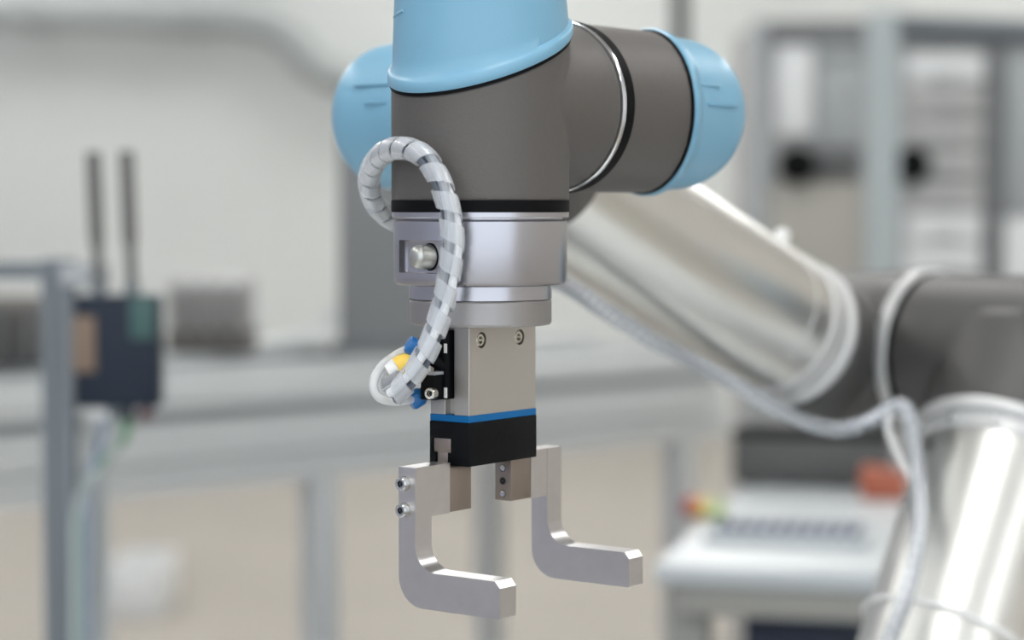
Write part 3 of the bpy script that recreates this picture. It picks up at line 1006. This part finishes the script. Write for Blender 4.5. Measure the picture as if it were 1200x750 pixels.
B().box(Matrix.Translation((c.x, YM - 0.0062, c.z)), 0.020, 0.0025, 0.050, 0.001).build('tan_label', 'label_tan', mod)
c = P(168, 372, YM)
B().box(Matrix.Translation((c.x, YM - 0.0062, c.z)), 0.022, 0.0025, 0.038, 0.001).build('green_label', 'teal', mod)
for u, m in ((120, 'white_plastic'), (134, 'alu_dark'), (150, 'module_navy'), (171, 'maroon')):
    c = P(u, 483, YM + 0.012)
    B().box(Matrix.Translation(c), 0.010, 0.012, 0.014, 0.001).build('plug', m, mod)
for i, (u0, pts, m, lab) in enumerate((
        (150, [(150, 488), (148, 510), (130, 532), (108, 550), (97, 580), (94, 640), (94, 760), (94, 1000)], 'green_wire', 'pale green wire running down beside the profile stand'),
        (120, [(120, 489), (122, 505), (117, 525), (108, 545), (102, 575), (101, 640), (101, 760), (101, 1000)], 'blue_wire', 'pale blue wire running down beside the profile stand'),
        (134, [(134, 489), (139, 500), (128, 540), (99, 570), (88.5, 610), (88, 660), (88, 760), (88, 1000)], 'wire_grey', 'pale grey wire running down beside the profile stand'))):
    w = [P(a, q, 1.967 - 0.004 * i + 0.02 * min(1, max(0, (q - 488) / 80))) for a, q in pts]
    w.append(Vector((w[-1].x, w[-1].y, 0.002)))
    B().tube(spline(w, 0.01), 0.0036, 8).build('wire', m, mod)['label'] = lab

# ------------------------------------------------------------------ white table with things on it, lower right
BT = math.radians(14)
TX = Vector((math.cos(BT), -math.sin(BT), 0))
TY = Vector((math.sin(BT), math.cos(BT), 0))
cor = P(766, 661, 2.2)
ZT = cor.z
MT = Matrix((TX, TY, UP)).transposed().to_4x4()
MT.translation = Vector((cor.x, cor.y, ZT))
table = thing('work_table', 'white topped work table at the lower right behind the gripper', 'table', (MT @ Vector((0.55, 0.37, -ZT))))
B().box(MT @ Matrix.Translation((0.55, 0.37, -0.010)), 1.10, 0.74, 0.020, 0.003).build('table_top', 'table_white', table)
B().box(MT @ Matrix.Translation((0.55, 0.016, -0.036)), 1.06, 0.018, 0.031, 0.001).build('apron', 'table_edge', table)
B().box(MT @ Matrix.Translation((0.55, 0.724, -0.036)), 1.06, 0.018, 0.031, 0.001).build('apron', 'table_edge', table)
for a, c in ((0.03, 0.05), (1.07, 0.05), (0.03, 0.69), (1.07, 0.69)):
    B().box(MT @ Matrix.Translation((a, c, -(ZT + 0.0205) / 2)), 0.04, 0.04, ZT - 0.0205, 0.002).build('leg', 'table_edge', table)
ped = thing('drawer_pedestal', 'dark navy drawer pedestal under the white table', 'drawer pedestal', (MT @ Vector((0.33, 0.36, -ZT))))
hp = ZT - 0.056
B().box(MT @ Matrix.Translation((0.33, 0.37, -ZT + 0.03 + (hp - 0.03) / 2)), 0.50, 0.56, hp - 0.03, 0.004).build('carcass', 'navy', ped)
for k in range(3):
    dr = B().box(MT @ Matrix.Translation((0.33, 0.083, -ZT + 0.05 + (k + 0.5) * (hp - 0.07) / 3)), 0.48, 0.014, (hp - 0.07) / 3 - 0.008, 0.002).build('drawer', 'navy', ped)
    B().box(MT @ Matrix.Translation((0.33, 0.068, -ZT + 0.05 + (k + 0.7) * (hp - 0.07) / 3)), 0.14, 0.016, 0.012, 0.002).build('handle', 'alu_profile', dr)
for a in (-0.2, 0.2):
    for c in (-0.2, 0.2):
        B().lathe(frame(MT @ Vector((0.33 + a, 0.37 + c, -ZT)), UP), [(0.02, 0), (0.02, 0.03)], n=16).build('foot', 'black', ped)


def on_table(u, v):
    d = P(u, v, 1.0) - Vector((0, 0, CZ))
    return Vector((0, 0, CZ)) + d * ((ZT - CZ) / d.z)


kc = on_table(925, 634)
kb = thing('keypad', 'pale keypad with rows of dark keys on the white table', 'keypad', kc)
MK = Matrix((TX, TY, UP)).transposed().to_4x4()
MK.translation = kc
B().box(MK @ Matrix.Translation((0, 0, 0.006)), 0.175, 0.085, 0.0115, 0.002).build('keypad_body', 'table_white', kb)
key = mesh_of(B().box(Matrix.Identity(4), 0.010, 0.013, 0.008, 0.001, 1), 'key_dark')
for r_ in range(3):
    for c_ in range(10):
        inst('key', key, MK @ Matrix.Translation((-0.0720 + c_ * 0.016, -0.022 + r_ * 0.020, 0.0155)), kb)
sc_ = on_table(806, 606)
sg = thing('signal_lamp', 'small red, amber and green signal lamp lying on the table corner', 'signal lamp', sc_)
ld = (TX * 0.85 - TY * 0.5).normalized()
for k, m in enumerate(('red', 'amber', 'lamp_green')):
    B().lathe(frame(sc_ + Vector((0, 0, 0.0125)) + ld * (0.0172 * k), ld), [(0.010, 0), (0.0125, 0.001), (0.0125, 0.0155), (0.010, 0.0165)], n=28).build(('red_lens', 'amber_lens', 'green_lens')[k], m, sg)
dc = on_table(948, 572)
db = thing('instrument_case', 'low dark instrument case at the back of the white table', 'case', dc)
MD = MK.copy()
MD.translation = dc
B().box(MD @ Matrix.Translation((0, 0.05, 0.034)), 0.20, 0.10, 0.058, 0.006).build('case_body', 'device_dark', db)
B().box(MD @ Matrix.Translation((0, 0.05, 0.068)), 0.204, 0.104, 0.010, 0.003).build('case_lid', 'black', db)
for a in (-0.08, 0.08):
    B().box(MD @ Matrix.Translation((a, 0.05, 0.0025)), 0.02, 0.08, 0.005).build('case_foot', 'black', db, smooth=0)
oc = on_table(1036, 584)
ob = thing('orange_block', 'small orange clamp block beside the dark case on the table', 'clamp block', oc)
MO = MK.copy()
MO.translation = oc
B().prism(MO @ Matrix(((1, 0, 0, 0), (0, 0, -1, 0.02), (0, 1, 0, 0), (0, 0, 0, 1))), [(-0.028, 0), (0.028, 0), (0.028, 0.030), (0.012, 0.036), (-0.028, 0.040)], 0.04, 0.002).build('block_body', 'orange', ob)
B().lathe(frame(MO @ Vector((0.012, 0, 0.034)), UP), [(0.006, 0), (0.006, 0.008)], n=20).build('block_screw', 'rack_dark', ob)

# ------------------------------------------------------------------ equipment rack, upper right
YR = 5.0
rx = lambda u: P(u, 200, YR).x
rz = lambda v: P(600, v, YR).z
rack = thing('equipment_rack', 'tall grey equipment rack with drawers in the background at right', 'rack', ((rx(880) + rx(1260)) / 2, YR + 0.25, 0))


def rbox(name, u0, u1, v0, v1, y0, y1, m, parent=rack, bev=0.002, z0=None):
    za = rz(v0)
    zb_ = z0 if z0 is not None else rz(v1)
    return B().box(Matrix.Translation(((rx(u0) + rx(u1)) / 2, (y0 + y1) / 2, (za + zb_) / 2)), abs(rx(u1) - rx(u0)), y1 - y0, abs(za - zb_), bev).build(name, m, parent)


rbox('carcass', 884, 1262, 26, 0, YR + 0.035, YR + 0.5, 'rack_panel', z0=0.0)
rbox('frame_post', 882, 898, 22, 0, YR, YR + 0.034, 'rack_frame', z0=0.0)
rbox('frame_post', 1248, 1264, 22, 0, YR, YR + 0.034, 'rack_frame', z0=0.0)
rbox('top_rail', 899, 1247, 24, 50, YR, YR + 0.034, 'rack_dark')
rbox('glass_door', 910, 953, 52, 158, YR + 0.010, YR + 0.030, 'rack_white')
rbox('side_panel', 960, 1012, 70, 172, YR + 0.012, YR + 0.030, 'rack_frame')
rbox('top_shelf_edge', 955, 1014, 44, 68, YR + 0.006, YR + 0.033, 'rack_frame')
rbox('lower_panel', 900, 1012, 214, 420, YR + 0.012, YR + 0.030, 'rack_beige')
rbox('dark_gap', 912, 1012, 174, 212, YR + 0.022, YR + 0.033, 'rack_dark')
for i in range(7):
    v = 62 + 37.5 * i
    d = rbox('drawer', 1064, 1152, v, v + 34, YR + 0.004, YR + 0.034, 'rack_white' if i in (0, 5, 6) else 'rack_panel', bev=0.003)
    rbox('drawer_handle', 1092, 1124, v + 25, v + 29, YR - 0.006, YR + 0.0035, 'rack_frame', d, 0.001)
rbox('door_gap', 1156, 1178, 56, 420, YR + 0.018, YR + 0.034, 'rack_dark')
rbox('door_panel', 1180, 1246, 60, 250, YR + 0.008, YR + 0.034, 'rack_frame')
rbox('door_panel', 1180, 1246, 254, 420, YR + 0.008, YR + 0.034, 'rack_white')
for u in (935, 1068):
    c = P(u, 193, YR - 0.01)
    kb_ = B().lathe(frame(c + Vector((0, 0.02, 0)), (0, -1, 0)), [(0.028, 0), (0.043, 0.002), (0.043, 0.030), (0.034, 0.038), (0.004, 0.040)], n=28).build('black_knob', 'black', rack)
rbox('handle_bar', 950, 1002, 187, 199, YR - 0.004, YR + 0.0215, 'device_dark')
# upright post and beam standing in front of the rack
YQ = 4.3
qx = lambda u: P(u, 200, YQ).x
gt = thing('gantry_frame', 'pale grey upright post with a cross beam in front of the rack', 'frame', (qx(1033), YQ, 0))
slot_post(qx(1033), YQ, 0.015, P(0, 14, YQ).z, 0.056, 'rack_post', 'post', gt)
B().box(Matrix.Translation((qx(1033), YQ, 0.0075)), 0.2, 0.2, 0.015, 0.003).build('foot_plate', 'rack_dark', gt)
za, zb_ = P(0, 18, YQ).z, P(0, 42, YQ).z
bl = P(1052, 30, YQ)
br = P(1275, 30, YQ - 0.25)
dd = Vector((br.x - bl.x, br.y - bl.y, -0.035))
B().box(frame((bl + bl + dd) / 2 + Vector((0, 0, 0)), dd, UP), za - zb_, 0.05, dd.length, 0.003).build('cross_beam', 'alu_dark', gt)
e_ = bl + dd
slot_post(e_.x + 0.034, e_.y, 0.0, e_.z + 0.04, 0.060, 'rack_post', 'post', gt)

# put the robot's origin at its base without moving its parts
sh = robot_root_shift - robot.location
robot.location += sh
for ch in robot.children:
    ch.location -= sh
